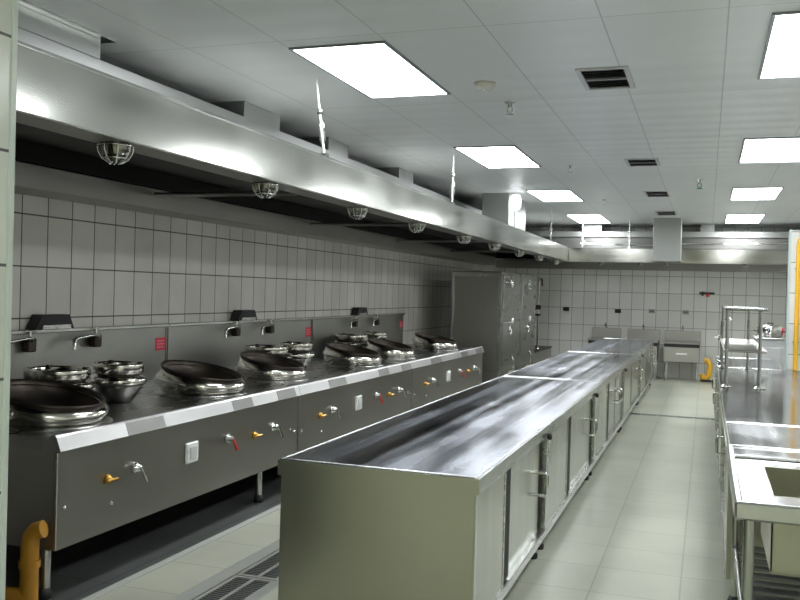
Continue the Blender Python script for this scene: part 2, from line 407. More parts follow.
# ducts from hoods to the ceiling
def duct(x0, x1, y0, y1, z0, z1, label, flange=True, mat=None):
    t = thing('exhaust_duct', ((x0 + x1) / 2, (y0 + y1) / 2, z0), label, 'duct', 'ducts rising to the ceiling')
    MB().rbox(x0, x1, y0, y1, z0, z1 - (.012 if flange else 0), .004).build('duct_body', mat or M['galv'], t)
    if flange: MB().box(x0 - .01, x1 + .05, y0 - .06, y1 + .07, z1 - .014, z1 - .002).build('flange', M['rim'], t)
duct(-3.75, -3.3, 3.3, 4.18, PZ + .002, CZ, 'short duct with a flange above the near end of the left hood')
duct(-3.75, -3.32, 5.87, 6.45, PZ + .002, CZ, 'second short duct stub between left hood and ceiling', False)
duct(-3.75, -3.32, 7.43, 7.9, PZ + .002, CZ, 'third short duct stub between left hood and ceiling', False)
duct(-3.75, -3.32, 9.4, 9.9, PZ + .002, CZ, 'fourth short duct stub between left hood and ceiling', False)
duct(-3.0, -2.62, 12.0, 13.2, HZ1 + .014, CZ, 'tall square steel duct rising from the left hood beside the globe lamp', False, M['galv'])
duct(-.915, -.45, HBY - .45, HBY - .03, 2.20, CZ, 'square steel duct descending from ceiling in front of the back hood', False, M['galv'])
duct(-2.3, -1.95, 17.3, 17.7, 2.802, CZ, 'small duct stub above the back hood near the corner', False)
duct(-.15, .1, 17.3, 17.7, 2.802, CZ, 'small duct stub above the back hood right of the square duct', False)

# hanger rods with turnbuckles
def hanger(x, y, z0, dx, dy, label):
    t = thing('hanger_rod', (x, y, z0), label, 'hanger rod', 'rods hanging the hoods from the ceiling')
    a = Vector((x, y, z0)); b = Vector((x + dx, y + dy, CZ))
    MB().tube([a, b], .009, 8).build('rod', M['white'], t)
    p = lambda f: a + (b - a) * f
    m = MB()
    for s in (-.016, .016):
        m.tube([p(.16) , p(.2) + Vector((s, 0, 0)), p(.42) + Vector((s, 0, 0)), p(.46)], .006, 6)
    m.build('turnbuckle', M['chrome'], t)
    MB().lathe(tuple(p(.58)), [(0, -.02), (.018, -.018), (.018, .018), (0, .02)], 8).build('nut', M['chrome'], t)
    MB().box(x - .02, x + .02, y - .03, y + .03, z0 - .004, z0 + .018).build('bracket', M['chrome'], t)
hanger(HX - .02, 5.46, HZ1 + .014, -.03, -.1, 'white hanger rod with turnbuckle nearest the camera on the left hood')
hanger(HX - .02, 8.62, HZ1 + .014, 0, 0, 'second hanger rod along the left hood, past the first ceiling light')
hanger(HX - .02, 14.6, HZ1 + .014, 0, 0, 'hanger rod of the left hood close to the back corner')
hanger(-2.2, HBY + .03, HZ1 + .014, 0, 0, 'left hanger rod of the back hood')
hanger(-1.36, HBY + .03, HZ1 + .014, 0, 0, 'hanger rod of the back hood just left of its square duct')
# glowing globe on a rod, standing in for a ceiling light reflected on the duct
t = thing('globe_lamp', (HX - .04, 11.8, HZ1 + .014), 'bright white lamp on a thin rod standing on left hood edge', 'lamp')
gx, gy = HX - .04, 11.8
MB().tube([(gx, gy, HZ1 + .014), (gx, gy, 2.70)], .012, 8).build('rod', M['white'], t)
MB().lathe((gx, gy, 2.69), [(0, 0), (.05, .01), (.075, .05), (.078, .14), (.06, .2), (0, .215)], 20).build('globe', M['bulb'], t)

# lamps below the hoods
def hood_lamp(x, y, z, label, s=1.0, face=(1, 0)):
    t = thing('hood_lamp', (x, y, z), label, 'hood lamp', 'caged chrome lamps under the hood lip')
    MB().lathe((x, y, z), [(0, 0), (.05 * s, 0), (.055 * s, -.02 * s), (.09 * s, -.03 * s), (.092 * s, -.04 * s)], 20).build('cap', M['trough'], t)
    MB().lathe((x, y, z), [(.088 * s, -.04 * s), (.092 * s, -.07 * s), (.085 * s, -.10 * s), (.065 * s, -.135 * s), (.035 * s, -.155 * s), (0, -.16 * s)], 20).build('glass_jar', M['lampglass'], t)
    c = MB()
    for k in range(8):
        w = 2 * PI * k / 8
        c.tube([(x + r * s * math.cos(w), y + r * s * math.sin(w), z + h * s) for r, h in ((.094, -.035), (.1, -.07), (.094, -.105), (.072, -.142), (.03, -.168))], .0045 * s, 6)
    for r, h in ((.1, -.07), (.074, -.14)):
        c.tube([(x + r * s * math.cos(2 * PI * k / 20), y + r * s * math.sin(2 * PI * k / 20), z + h * s) for k in range(21)], .0045 * s, 6, False)
    c.build('cage', M['chrome'], t)
M['lampglass'] = metal('lamp_jar', (.25, .25, .2), .12, (5, 5, 5), .05, .1)
for i, y in enumerate((3.36, 4.80, 6.30, 7.77, 9.45, 10.95, 12.5, 14.1, 15.7)):
    hood_lamp(-2.56, y, 2.23, 'caged chrome lamp under the left hood lip, %s from the camera' % ORD[i], .80)
for i, x in enumerate((-1.87, -1.16, -.70, .62)):
    hood_lamp(x, HBY + .12, 2.235, 'small lamp under the back hood lip, %s from the left' % ['first', 'second', 'third', 'last'][i], .6)

# ---------------------------------------------------------------- wok ranges
RX = -2.907; RZ = .80
def wok_station(x, y, r, label, hb=.185, hf=.085):
    t = thing('wok', (x, y, RZ), label, 'wok', 'woks in chrome rings along the ranges')
    n = 48
    def top(w):   # high at the wall side (-x)
        return hf + (hb - hf) * (1 - math.cos(w)) / 2
    # profile: (radius factor, height fraction, extra)
    prof = [(.93, 0, 0), (1.0, .10, 0), (1.06, .28, 0), (1.09, .5, 0), (1.08, .72, 0), (1.03, .9, 0), (.99, .97, 0), (.95, .98, 0), (.93, .95, 0)]
    vs = []; fs = []
    for a, hfz, e in prof:
        for k in range(n):
            w = 2 * PI * k / n; h = top(w)
            vs.append((x + a * r * math.cos(w), y + a * r * math.sin(w), RZ + .004 + h * hfz + e))
    for i in range(len(prof) - 1):
        for k in range(n):
            k2 = (k + 1) % n; fs.append((i * n + k, i * n + k2, (i + 1) * n + k2, (i + 1) * n + k))
    MB().add(vs, fs, True).build('wok_ring', M['ring'], t)
    # flange on the table
    MB().lathe((x, y, RZ), [(1.16 * r, 0), (1.16 * r, .008), (1.0 * r, .014), (.94 * r, .014)], 40).build('base_flange', M['range_top'], t)
    # bowl
    vs = []; fs = []; rings = 9
    lip = [(.975, -.012), (1.0, .004), (1.015, .016), (1.0, .024), (.975, .020)]
    for a, e in lip:
        for k in range(n):
            w = 2 * PI * k / n; vs.append((x + a * r * math.cos(w), y + a * r * math.sin(w), RZ + .004 + top(w) + e))
    for i in range(rings + 1):
        f = i / rings; a = .95 * r * math.cos(f * PI / 2) ** .8 if i < rings else 0
        for k in range(n):
            w = 2 * PI * k / n; q = a / (.95 * r); h = top(w) * q + (hf + hb) / 2 * (1 - q)
            vs.append((x + a * math.cos(w), y + a * math.sin(w), max(RZ + h + .008 - .13 * math.sin(f * PI / 2), RZ + .018)))
    for i in range(rings + len(lip)):
        for k in range(n):
            k2 = (k + 1) % n; fs.append((i * n + k, i * n + k2, (i + 1) * n + k2, (i + 1) * n + k))
    MB().add(vs, fs, True).build('wok_bowl', M['wok'], t)
    # outer raised lip round the high side
    pts = [(x + 1.085 * r * math.cos(w), y + 1.085 * r * math.sin(w), RZ + .004 + top(w) * .62) for w in [PI * .45 + PI * 1.1 * q / 30 for q in range(31)]]
    MB().tube(pts, .011, 8).build('ring_bead', M['chrome'], t)
def soup_pot(x, y, ztop, r, label):
    t = thing('soup_burner', (x, y, RZ), label, 'burner', 'stacked round soup burners on the ranges')
    h = ztop - RZ
    MB().lathe((x, y, RZ), [(.5 * r, 0), (.58 * r, .01), (.8 * r, h * .22), (.98 * r, h * .42), (1.0 * r, h * .46)], 32).build('bowl', M['range_top'], t)
    MB().lathe((x, y, RZ), [(1.0 * r, h * .44), (1.14 * r, h * .5), (1.17 * r, h * .57), (1.12 * r, h * .64), (.98 * r, h * .68), (.9 * r, h * .66)], 32).build('ring_collar', M['ring'], t)
    MB().lathe((x, y, RZ), [(.86 * r, h * .64), (.88 * r, h * .76)], 32).build('neck', M['wok'], t)
    MB().lathe((x, y, RZ), [(.96 * r, h * .74), (1.02 * r, h * .77), (1.02 * r, h * .96), (1.0 * r, h), (.93 * r, h), (.90 * r, h * .95), (.88 * r, h * .78), (.5 * r, h * .72), (0, h * .7)], 32).build('top_ring', M['ring'], t)
    m = MB()
    for k in range(3):
        w = 2 * PI * k / 3 + .5
        m.box(x + .86 * r * math.cos(w) - .012, x + .86 * r * math.cos(w) + .012, y + .86 * r * math.sin(w) - .012, y + .86 * r * math.sin(w) + .012, RZ + h * .95, RZ + h * 1.03)
    m.each('pan_support', M['wok'], t)

def wok_range(y0, y1, idx):
    L = y1 - y0; k = L / 2.64
    w = ['nearest', 'middle', 'farthest'][idx]
    t = thing('wok_range', ((XL + RX) / 2, (y0 + y1) / 2, 0), 'stainless steel wok range against tiled wall, %s of the three' % w, 'wok range', 'wok ranges')
    g = .008; XB = XL + .012
    MB().rbox(RX - .02, RX, y0 + g, y1 - g, .26, .735, .004).build('front_panel', M['range'], t)
    MB().box(XB, RX - .02, y0 + g, y0 + g + .012, .26, .74).box(XB, RX - .02, y1 - g - .012, y1 - g, .26, .74).each('side_panel', M['range'], t)
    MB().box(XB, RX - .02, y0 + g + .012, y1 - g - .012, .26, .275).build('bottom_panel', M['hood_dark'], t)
    MB().box(XB, RX - .08, y0 + g, y1 - g, .74, .80).build('top_plate', M['range_top'], t)
    # rounded front rim
    MB().prism_y([(RX - .085, .74), (RX - .02, .735), (RX + .020, .735), (RX + .022, .741), (RX - .004, .806), (RX - .012, .815), (RX - .03, .818), (RX - .04, .812), (RX - .05, .803), (RX - .085, .803)], y0 + .002, y1 - .002).build('front_rim', M['front_rim'], t)
    m = MB()
    for f0, f1 in ((.20, .33), (.62, .72), (.86, .97)):
        m.prism_y([(RX + .018, .742), (RX + .0235, .742), (RX - .0025, .806), (RX - .008, .806)], y0 + f0 * L, y0 + f1 * L)
    m.each('rim_joint', M['dull'], t)
    # backsplash with top ledge
    MB().box(XB, -4.09, y0 + g, y1 - g, .80, 1.235).build('backsplash', M['splash'], t)
    MB().rbox(XB, -4.06, y0 + g, y1 - g, 1.215, 1.24, .004).build('splash_ledge', M['rim'], t)
    MB().box(-4.089, -4.08, y0 + g, y0 + .03, .80, 1.215).box(-4.089, -4.08, y1 - .018, y1 - g, .80, 1.215).each('splash_seam', M['range'], t)
    # legs
    for yy in (y0 + .07, y1 - .40 * k):
        for xx in (RX - .11, XL + .2):
            l = MB().tube([(xx, yy, .05), (xx, yy, .262)], .025, 12).build('leg', M['rim'], t)
            MB().lathe((xx, yy, 0), [(.0, 0), (.03, 0), (.034, .03), (.026, .055)], 12).build('foot', M['rubber'], l)
    # flue outlet box on the backsplash
    fy = y0 + (1.28 if idx == 0 else 1.16) * k
    MB().prism_x([(fy - .17, 1.24), (fy + .19, 1.24), (fy + .14, 1.335), (fy - .11, 1.335)], XL + .012, -4.03).build('flue_outlet', M['black'], t)
    MB().box(-4.03, -4.024, fy - .11, fy + .15, 1.242, 1.268).build('flue_lip', M['rim'], t)
    # front controls
    def yk(a): return y0 + a * k
    X = RX
    for a in (.38, 1.95):
        b = MB().lathe((X, yk(a), .535), [(.026, 0), (.026, .012), (.017, .018), (.014, .03), (0, .031)], 16, 'x').build('gas_knob', M['brass'], t)
        MB().rbox(X + .03, X + .045, yk(a) - .045, yk(a) + .045, .527, .543, .005).build('lever', M['brass'], b)
    for a in (.61, 2.22):
        b = MB().lathe((X, yk(a), .555), [(.032, 0), (.032, .012), (.021, .02), (.017, .045), (0, .046)], 16, 'x').build('water_valve', M['chrome'], t)
        MB().tube([(X + .045, yk(a), .565), (X + .055, yk(a) + .01, .535), (X + .065, yk(a) + .03, .485)], [.012, .010, .014], 8).build('lever', M['chrome'], b)
    b = MB().lathe((X, yk(1.59), .565), [(.034, 0), (.034, .012), (.022, .02), (.018, .045), (0, .046)], 16, 'x').build('valve', M['range_top'], t)
    MB().tube([(X + .04, yk(1.59), .57), (X + .05, yk(1.59) + .01, .54), (X + .06, yk(1.59) + .03, .495)], [.010, .009, .012], 8).build('red_lever', M['red'], b)
    s = MB().rbox(X, X + .02, yk(1.16) - .065, yk(1.16) + .065, .485, .61, .008).build('switch_plate', M['white'], t)
    MB().rbox(X + .02, X + .026, yk(1.16) - .035, yk(1.16) + .035, .51, .585, .003).build('rocker', M['ventf'], s)
    m = MB()
    for a, z in ((.06, .46), (.42, .40), (2.58, .47), (2.5, .50)):
        m.lathe((X, yk(a), z), [(.011, 0), (.009, .006), (0, .008)], 8, 'x')
    m.each('rivet', M['chrome'], t)
    # red sticker
    MB().box(-4.089, -4.086, y1 - .15, y1 - .02, 1.03, 1.13).build('warning_sticker', M['redlabel'], t)
    m = MB()
    for q in range(3): m.box(-4.086, -4.0855, y1 - .135, y1 - .035, 1.052 + q * .024, 1.060 + q * .024)
    m.build('sticker_print', plain('pale_pink_print', (.8, .35, .38), .5), t)
    # gas valve hanging beneath
    b = MB().tube([(RX - .25, y0 + 1.1 * k, .262), (RX - .25, y0 + 1.1 * k, .20), (RX - .25, y0 + 1.02 * k, .195)], .02, 8).build('under_valve', M['brass'], t)
    # faucets
    for q, a in enumerate((1.08, 1.74) if idx == 0 else (1.0, 1.66)):
        fy = y0 + a * k - (.02 if q else 0)
        ft = thing('faucet', (-4.08, fy, 1.15), 'chrome swing faucet on the %s range backsplash, %s one' % (w, ['nearer', 'farther'][q]), 'faucet', 'swing faucets above the ranges')
        MB().rbox(-4.09, -4.02, fy - .035, fy + .035, 1.10, 1.19, .01).build('valve_body', M['wok'], ft)
        MB().tube([(-4.03, fy, 1.17), (-4.01, fy - .02, 1.185), (-4.00, fy - .08, 1.19), (-3.99, fy - .27, 1.175), (-3.985, fy - .30, 1.16), (-3.98, fy - .305, 1.10)], .014, 10).build('spout', M['chrome'], ft)
        MB().tube([(-4.05, fy, 1.19), (-4.05, fy, 1.23)], .012, 8).tube([(-4.05, fy - .04, 1.232), (-4.05, fy + .04, 1.232)], .009, 8).build('tap_handle', M['chrome'], ft)
RY = [3.43, 6.07, 8.82, 11.9]
for i in range(3): wok_range(RY[i], RY[i + 1], i)
lab = [('nearest range, at its near end', 'nearest range, toward its far end'), ('middle range, at its near end', 'middle range, toward its far end'), ('farthest range, at its near end', 'farthest range, toward its far end')]
for (x, y, r), l in zip([(-3.30, 3.82, .285), (-3.34, 5.40, .28), (-3.36, 6.50, .26), (-3.34, 8.2, .27), (-3.34, 9.3, .255), (-3.34, 11.05, .27)], [b for a in lab for b in a]):
    wok_station(x, y, r, 'tilted dark wok in a chrome ring on the ' + l)
for i, (a, b) in enumerate((((-3.66, 4.31), (-3.50, 4.68)), ((-3.66, 6.97), (-3.56, 7.36)), ((-3.86, 9.42), (-3.74, 9.86)))):
    w = ['nearest', 'middle', 'farthest'][i]
    soup_pot(a[0], a[1], 1.035, .185, 'low stacked round soup burner nearer the camera on the %s range' % w)
    soup_pot(b[0], b[1], 1.05, .15, 'chrome stacked soup burner on the %s range, the farther of its two' % w)
# yellow gas pipe at the near end
t = thing('gas_pipe', (-2.99, 3.35, 0), 'thick yellow gas pipe with elbow at the near end of ranges', 'pipe')
MB().tube([(-2.985, 3.355, .0), (-2.985, 3.355, .30), (-2.98, 3.355, .345), (-2.955, 3.36, .375), (-2.92, 3.37, .385)], .042, 14).build('pipe', M['yellow'], t)
MB().tube([(-2.985, 3.355, .20), (-2.985, 3.355, .235)], .050, 14).build('collar', M['yellow'], t)
MB().tube([(-3.13, 3.31, .055), (-2.985, 3.355, .055)], .045, 14).build('branch', M['yellow'], t)

# ---------------------------------------------------------------- steam cabinets, far left
def steamer(y0, y1, label):
    t = thing('steam_cabinet', (-3.4, (y0 + y1) / 2, 0), label, 'steam cabinet', 'steam cabinets past the ranges')
    X0, X1 = -3.62, -2.86
    MB().rbox(X0, X1, y0, y1, .40, 1.88, .01).build('body', M['range'], t)
    MB().box(X0 + .01, X0 + .05, y0 - .008, y0, .42, 1.86).box(X1 - .05, X1, y0 - .008, y0, .42, 1.86).box(X0 + .05, X1 - .05, y0 - .008, y0, 1.80, 1.86).each('side_frame', M['rim'], t)
    MB().box(X0, X1 - .03, y0 + .02, y1 - .02, .08, .40).build('burner_base', M['range'], t)
    for q, (z0, z1) in enumerate(((.46, 1.12), (1.16, 1.84))):
        d = MB().rbox(X1, X1 + .025, y0 + .06, y1 - .06, z0, z1, .006).build('door', M['steel'], t)
        zc = z1 - .12; yc = y0 + .42
        h = MB().lathe((X1 + .025, yc, zc), [(.07, .03), (.085, .04), (.07, .05), (.055, .04), (.07, .03)], 20, 'x').lathe((X1 + .025, yc, zc), [(.025, 0), (.025, .05), (0, .055)], 12, 'x')
        h.build('wheel_latch', M['chrome'], d)
        MB().rbox(X1 + .025, X1 + .04, y1 - .2, y1 - .14, z0 + .1, z0 + .16, .004).rbox(X1 + .025, X1 + .04, y1 - .2, y1 - .14, z1 - .16, z1 - .1, .004).each('hinge', M['rim'], d)
    g = MB().lathe((X1, y0 + .75, 1.14), [(.05, 0), (.05, .03), (0, .032)], 16, 'x').build('gauge', M['white'], t)
    MB().tube([(X1 + .01, y0 + .6, .36), (X1 + .08, y0 + .6, .36), (X1 + .09, y0 + .6, .52), (X1 + .05, y0 + .6, .6)], .018, 8).build('water_valve', M['chrome'], t)
    MB().rbox(X1 - .03, X1 + .02, y0 + .5, y0 + .56, .58, .66, .005).build('red_lever', M['red'], t)
    for yy in (y0 + .1, y1 - .1):
        for xx in (X0 + .1, X1 - .12):
            MB().tube([(xx, yy, 0), (xx, yy, .085)], .025, 10).build('leg', M['rim'], t)
steamer(12.75, 14.08, 'tall steel steam cabinet nearest the wok ranges, broad side panel showing')
steamer(14.16, 15.45, 'tall steel steam cabinet behind the other, nearer the back wall')
t = thing('stock_stove', (-3.5, 16.6, 0), 'low dark topped stock stove in the far left corner', 'stove')
MB().rbox(-4.1, -2.92, 15.75, 17.7, .12, .50, .01).build('body', M['range'], t)
MB().rbox(-4.11, -2.9, 15.74, 17.71, .50, .53, .006).build('top_plate', M['wok'], t)
MB().lathe((-3.45, 16.3, .53), [(.28, 0), (.30, .03), (.28, .05), (.22, .045), (.1, .01), (0, .01)], 24).build('burner_ring', M['wok'], t)
for xx in (-4.0, -3.02):
    for yy in (15.9, 17.6): MB().tube([(xx, yy, 0), (xx, yy, .125)], .025, 8).build('leg', M['rim'], t)
t = thing('standpipe_faucet', (-2.94, 16.4, .53), 'tall upright steel faucet pipe rising from the low corner stove', 'faucet')
MB().tube([(-2.97, 16.4, .53), (-2.97, 16.4, 1.80), (-2.95, 16.38, 1.86), (-2.90, 16.3, 1.84), (-2.88, 16.25, 1.72)], .018, 10).build('pipe', M['chrome'], t)
MB().rbox(-3.03, -2.92, 16.36, 16.44, 1.28, 1.36, .01).rbox(-3.02, -2.93, 16.3, 16.5, 1.16, 1.20, .008).build('valve', M['wok'], t)
MB().lathe((-2.97, 16.4, .53), [(.05, 0), (.05, .02), (.02, .03)], 12).build('base', M['chrome'], t)

# ---------------------------------------------------------------- island of cabinets
IX0, IX1 = -1.755, -.853
IY = [3.48, 5.24, 7.62, 10.45, 13.2, 16.30]
def frame_door_cab(X, s, y0, y1, z0, z1, t, handles=1, back=.85, depthmat=None):
    """sliding door face at plane x=X, outward sign s"""
    L = y1 - y0
    a = y0 + .03; b = y1 - .04
    # face frame
    MB().box(X - s * .03, X, y0, a, z0, z1).box(X - s * .03, X, b, y1, z0, z1).box(X - s * .03, X, a, b, z1 - .04, z1).build('face_frame', M['rim'], t)
    MB().rbox(X - s * .035, X + s * .004, y0, y1, z0, z0 + .05, .004).build('bottom_rail', M['rim'], t)
    MB().box(X - s * .06, X - s * .05, a, b, z0 + .05, z1 - .04).build('dark_interior', M['black'], t)
    f = .33; g = .16
    y_a = a + (b - a) * f
    d1 = MB().rbox(X - s * .02, X - s * .004, a, y_a, z0 + .05, z1 - .04, .003).build('door', M['door'], t)
    MB().box(X - s * .022, X - s * .001, y_a - .018, y_a, z0 + .05, z1 - .04).build('door_edge', M['rim'], d1)
    y_c = b - (.10 if handles == 1 else .03)
    d2 = MB().rbox(X - s * .043, X - s * .028, y_a + g * L / 1.76 , y_c, z0 + .05, z1 - .04, .003).build('door', M['door'], t)
    MB().box(X - s * .047, X - s * .024, y_a + g * L / 1.76, y_a + g * L / 1.76 + .02, z0 + .05, z1 - .04).build('door_edge', M['rim'], d2)
    MB().box(X - s * .026, X - s * .012, y_a + .004, y_a + g * L / 1.76 - .002, z0 + .06, z1 - .05).build('dark_slot', M['black'], t)  # black plate painting the shade in the gap between the doors
    def D(yh, zc, d, l):
        MB().tube([(X - s * .028, yh, zc + .065), (X + s * .02, yh, zc + .065), (X + s * .032, yh, zc + .053), (X + s * .032, yh, zc - .053), (X + s * .02, yh, zc - .065), (X - s * .028, yh, zc - .065)], .009, 8).build('handle', M['chrome'], d)
    if handles == 1:
        D(b - .16, .465, d2, 0)
    else:
        D(y0 + L * .66, .50, d2, 0); D(y0 + L * .74, .50, d2, 0)
        MB().box(X - s * .029, X - s * .026, y0 + L * .70 - .01, y0 + L * .70 + .01, z0 + .05, z1 - .04).build('door_split', M['black'], d2)
for i in range(5):
    y0, y1 = IY[i] + .004, IY[i + 1] - .004
    t = thing('work_cabinet', ((IX0 + IX1) / 2, (y0 + y1) / 2, 0),
              ['stainless cabinet under island worktop with broad plain end facing the camera', 'stainless sliding door cabinet in island, second from the camera', 'stainless cabinet in the island with a pair of pull handles, third from camera', 'stainless island cabinet, fourth from the camera', 'stainless island cabinet at the far end near the back sinks'][i], 'cabinet', 'cabinets in a row under the island worktops')
    a0, a1 = IX0 + .012, IX1 - .012
    m = MB(); m.box(a0, a0 + .01, y0, y1, .12, .757).box(a0, a1 - .07, y1 - .01, y1, .12, .757).box(a0 + .01, a1 - .07, y0, y1 - .01, .12, .135)
    m.build('carcass', M['island_side'], t)
    MB().rbox(a0, a1, y0 - .001, y0 + .012, .10, .757, .003).build('end_panel', M['island_side'], t)
    frame_door_cab(a1, 1, y0 + .012, y1, .115, .757, t, 2 if i == 2 else 1)
    for yy in (y0 + .12, y1 - .08):
        for xx in (a0 + .07, a1 - .06):
            l = MB().tube([(xx, yy, .035), (xx, yy, .12)], .022, 10).build('leg', M['rim'], t)
            MB().lathe((xx, yy, 0), [(.0, 0), (.028, 0), (.03, .025), (.022, .036)], 10).build('foot', M['rubber'], l)
    k = MB().lathe((a1, y1 - .03, .715), [(.016, 0), (.02, .01), (.018, .024), (0, .027)], 14, 'x').build('knob', M['rubber'], t)
def worktop(x0, x1, y0, y1, label, mat, name='worktop', grp='worktops of the island'):
    t = thing(name, ((x0 + x1) / 2, (y0 + y1) / 2, .757), label, 'worktop', grp)
    MB().rbox(x0, x1, y0, y1, .759, .80, .008).build('slab', mat, t)
    e = .012
    em = M['island_side']; q = .003
    MB().box(x0 - q, x1 + q, y0 - q, y0, .7595 if y0 > 4 else .73, .796).build('edge_fascia', em, t)
    MB().box(x0 - q, x0, y0, y1, .7595, .796).build('edge_fascia', em, t)
    MB().box(x1, x1 + q, y0, y1, .7595, .796).build('edge_fascia', M['rim'], t)
    # rolled edge beads
    MB().tube([(x0 + e, y0 + .002, .797), (x0 + e, y1 - .002, .797)], .006, 8).tube([(x1 - e, y0 + .002, .797), (x1 - e, y1 - .002, .797)], .006, 8).tube([(x0 + .01, y0 + e, .797), (x1 - .01, y0 + e, .797)], .006, 8).tube([(x0 + .01, y1 - e, .797), (x1 - .01, y1 - e, .797)], .006, 8).build('edge_bead', M['rim'], t)
    return t
worktop(IX0, IX1, 3.48, 7.93, 'long shiny steel island worktop nearest the camera', M['island_top'])
worktop(IX0, IX1, 7.935, 11.95, 'middle steel section of the island worktop', M['island_top'])
worktop(IX0, IX1, 11.955, 16.32, 'far steel section of the island worktop reaching the back sinks', M['island_top'])

# ---------------------------------------------------------------- right counter
# sink bench
SX0, SX1, SY0, SY1 = .12, 1.02, 3.5, 4.86
t = thing('sink_bench', ((SX0 + SX1) / 2, (SY0 + SY1) / 2, 0), 'open legged steel sink bench at the right edge nearest camera', 'sink')
BX0, BX1, BY0, BY1 = .262, .86, 3.70, 4.34
m = MB()
m.box(SX0 + .006, BX0, SY0 + .006, SY1, .775, .795).box(BX1, SX1, SY0 + .006, SY1, .775, .795).box(BX0, BX1, SY0 + .006, BY0, .775, .795).box(BX0, BX1, BY1, SY1, .775, .795)
m.build('top_deck', M['right_top'], t)
MB().rbox(SX0, SX1, SY0, SY0 + .03, .735, .803, .008).rbox(SX0, SX0 + .03, SY0 + .03, SY1, .725, .803, .008).build('raised_rim', M['rim'], t)
MB().rbox(SX0 + .02, SX1, SY1 - .34, SY1 - .30, .79, .808, .008).build('drain_ridge', M['rim'], t)
m = MB()
m.box(BX0, BX0 + .006, BY0, BY1, .50, .796).box(BX1 - .006, BX1, BY0, BY1, .50, .796).box(BX0, BX1, BY0, BY0 + .006, .50, .796).box(BX0, BX1, BY1 - .006, BY1, .50, .796).box(BX0, BX1, BY0, BY1, .495, .502)
m.build('basin', M['island_side'], t)
MB().lathe((.56, 4.02, .502), [(.05, 0), (.05, .004), (.03, .004), (0, .002)], 16).build('drain', M['chrome'], t)
for xx, yy in ((.175, 3.56), (.96, 3.56), (.175, 4.80), (.96, 4.80)):
    l = MB().tube([(xx, yy, .04), (xx, yy, .776)], .021, 14).build('leg', M['door'], t)
    MB().lathe((xx, yy, 0), [(0, 0), (.03, 0), (.032, .02), (.024, .045)], 12).build('foot', M['rubber'], l)
m = MB()
for k in range(11): m.box(.19, .95, 3.58 + k * .115, 3.625 + k * .115, .30, .315)
m.build('slatted_shelf', M['grate'], t)
MB().tube([(.175, 3.56, .29), (.175, 4.80, .29)], .015, 8).tube([(.96, 3.56, .29), (.96, 4.80, .29)], .015, 8).tube([(.175, 3.58, .29), (.96, 3.58, .29)], .015, 8).build('shelf_rail', M['steel'], t)

RC = [(4.88, 7.2, 'right counter cabinet just past the sink bench'), (7.21, 10.47, 'longer right counter cabinet below the overshelf'), (10.49, 12.28, 'far right counter cabinet beyond the partition end')]
for i, (y0, y1, lb) in enumerate(RC):
    x1 = 1.02 if i < 2 else .83
    t = thing('counter_cabinet', ((.12 + x1) / 2, (y0 + y1) / 2, 0), 'steel sliding door ' + lb, 'cabinet', 'cabinets under the right counter')
    MB().box(x1 - .012, x1, y0, y1, .10, .757).box(.19, x1 - .012, y1 - .01, y1, .10, .757).box(.19, x1 - .012, y0 + .012, y1 - .01, .10, .115).build('carcass', M['island_side'], t)
    MB().rbox(.132, x1, y0, y0 + .012, .10, .757, .003).build('end_panel', M['island_side'], t)
    frame_door_cab(.132, -1, y0 + .012, y1, .115, .757, t)
    for yy in (y0 + .1, y1 - .1):
        for xx in (.2, x1 - .08):
            MB().tube([(xx, yy, 0), (xx, yy, .105)], .022, 10).build('leg', M['rim'], t)
worktop(.12, 1.04, 4.865, 5.79, 'short steel worktop on the right between sink bench and seam', M['right_top'], 'worktop', 'worktops of the right counter')
worktop(.12, 1.04, 5.795, 10.475, 'long steel worktop on the right carrying the overshelf', M['right_top'], 'worktop', 'worktops of the right counter')
worktop(.12, .832, 10.48, 12.3, 'far steel worktop on the right beside the tiled partition', M['right_top'], 'worktop', 'worktops of the right counter')

# overshelf
t = thing('overshelf', (.3, 9.25, .80), 'two tier steel overshelf on posts standing on the right counter', 'shelf')
for x, y in ((.175, 8.09), (.44, 8.09), (.175, 10.35), (.44, 10.35)):
    p = MB().tube([(x, y, .80), (x, y, 1.465)], .015, 10).build('post', M['steel'], t)
    MB().lathe((x, y, .80), [(.05, 0), (.05, .008), (.022, .02), (.02, .03)], 14).build('floor_flange', M['chrome'], p)
MB().rbox(.15, .50, 8.05, 10.4, 1.105, 1.125, .006).build('shelf', M['range'], t)
MB().rbox(.15, .50, 8.05, 10.4, 1.462, 1.485, .006).build('shelf', M['right_top'], t)
# faucet riser on the counter
t = thing('faucet', (.16, 11.2, .80), 'upright chrome faucet riser at the aisle edge of right counter', 'faucet')
MB().tube([(.18, 11.2, .80), (.18, 11.2, 1.26), (.19, 11.2, 1.32), (.24, 11.2, 1.34), (.29, 11.2, 1.31)], .017, 10).build('riser', M['chrome'], t)
MB().rbox(.14, .22, 11.16, 11.24, 1.06, 1.13, .01).lathe((.18, 11.2, .80), [(.05, 0), (.045, .03), (.02, .04)], 12).build('valve', M['chrome'], t)
MB().tube([(.18, 11.2, 1.1), (.10, 11.15, 1.1)], .01, 8).build('tap_handle', M['white'], t)

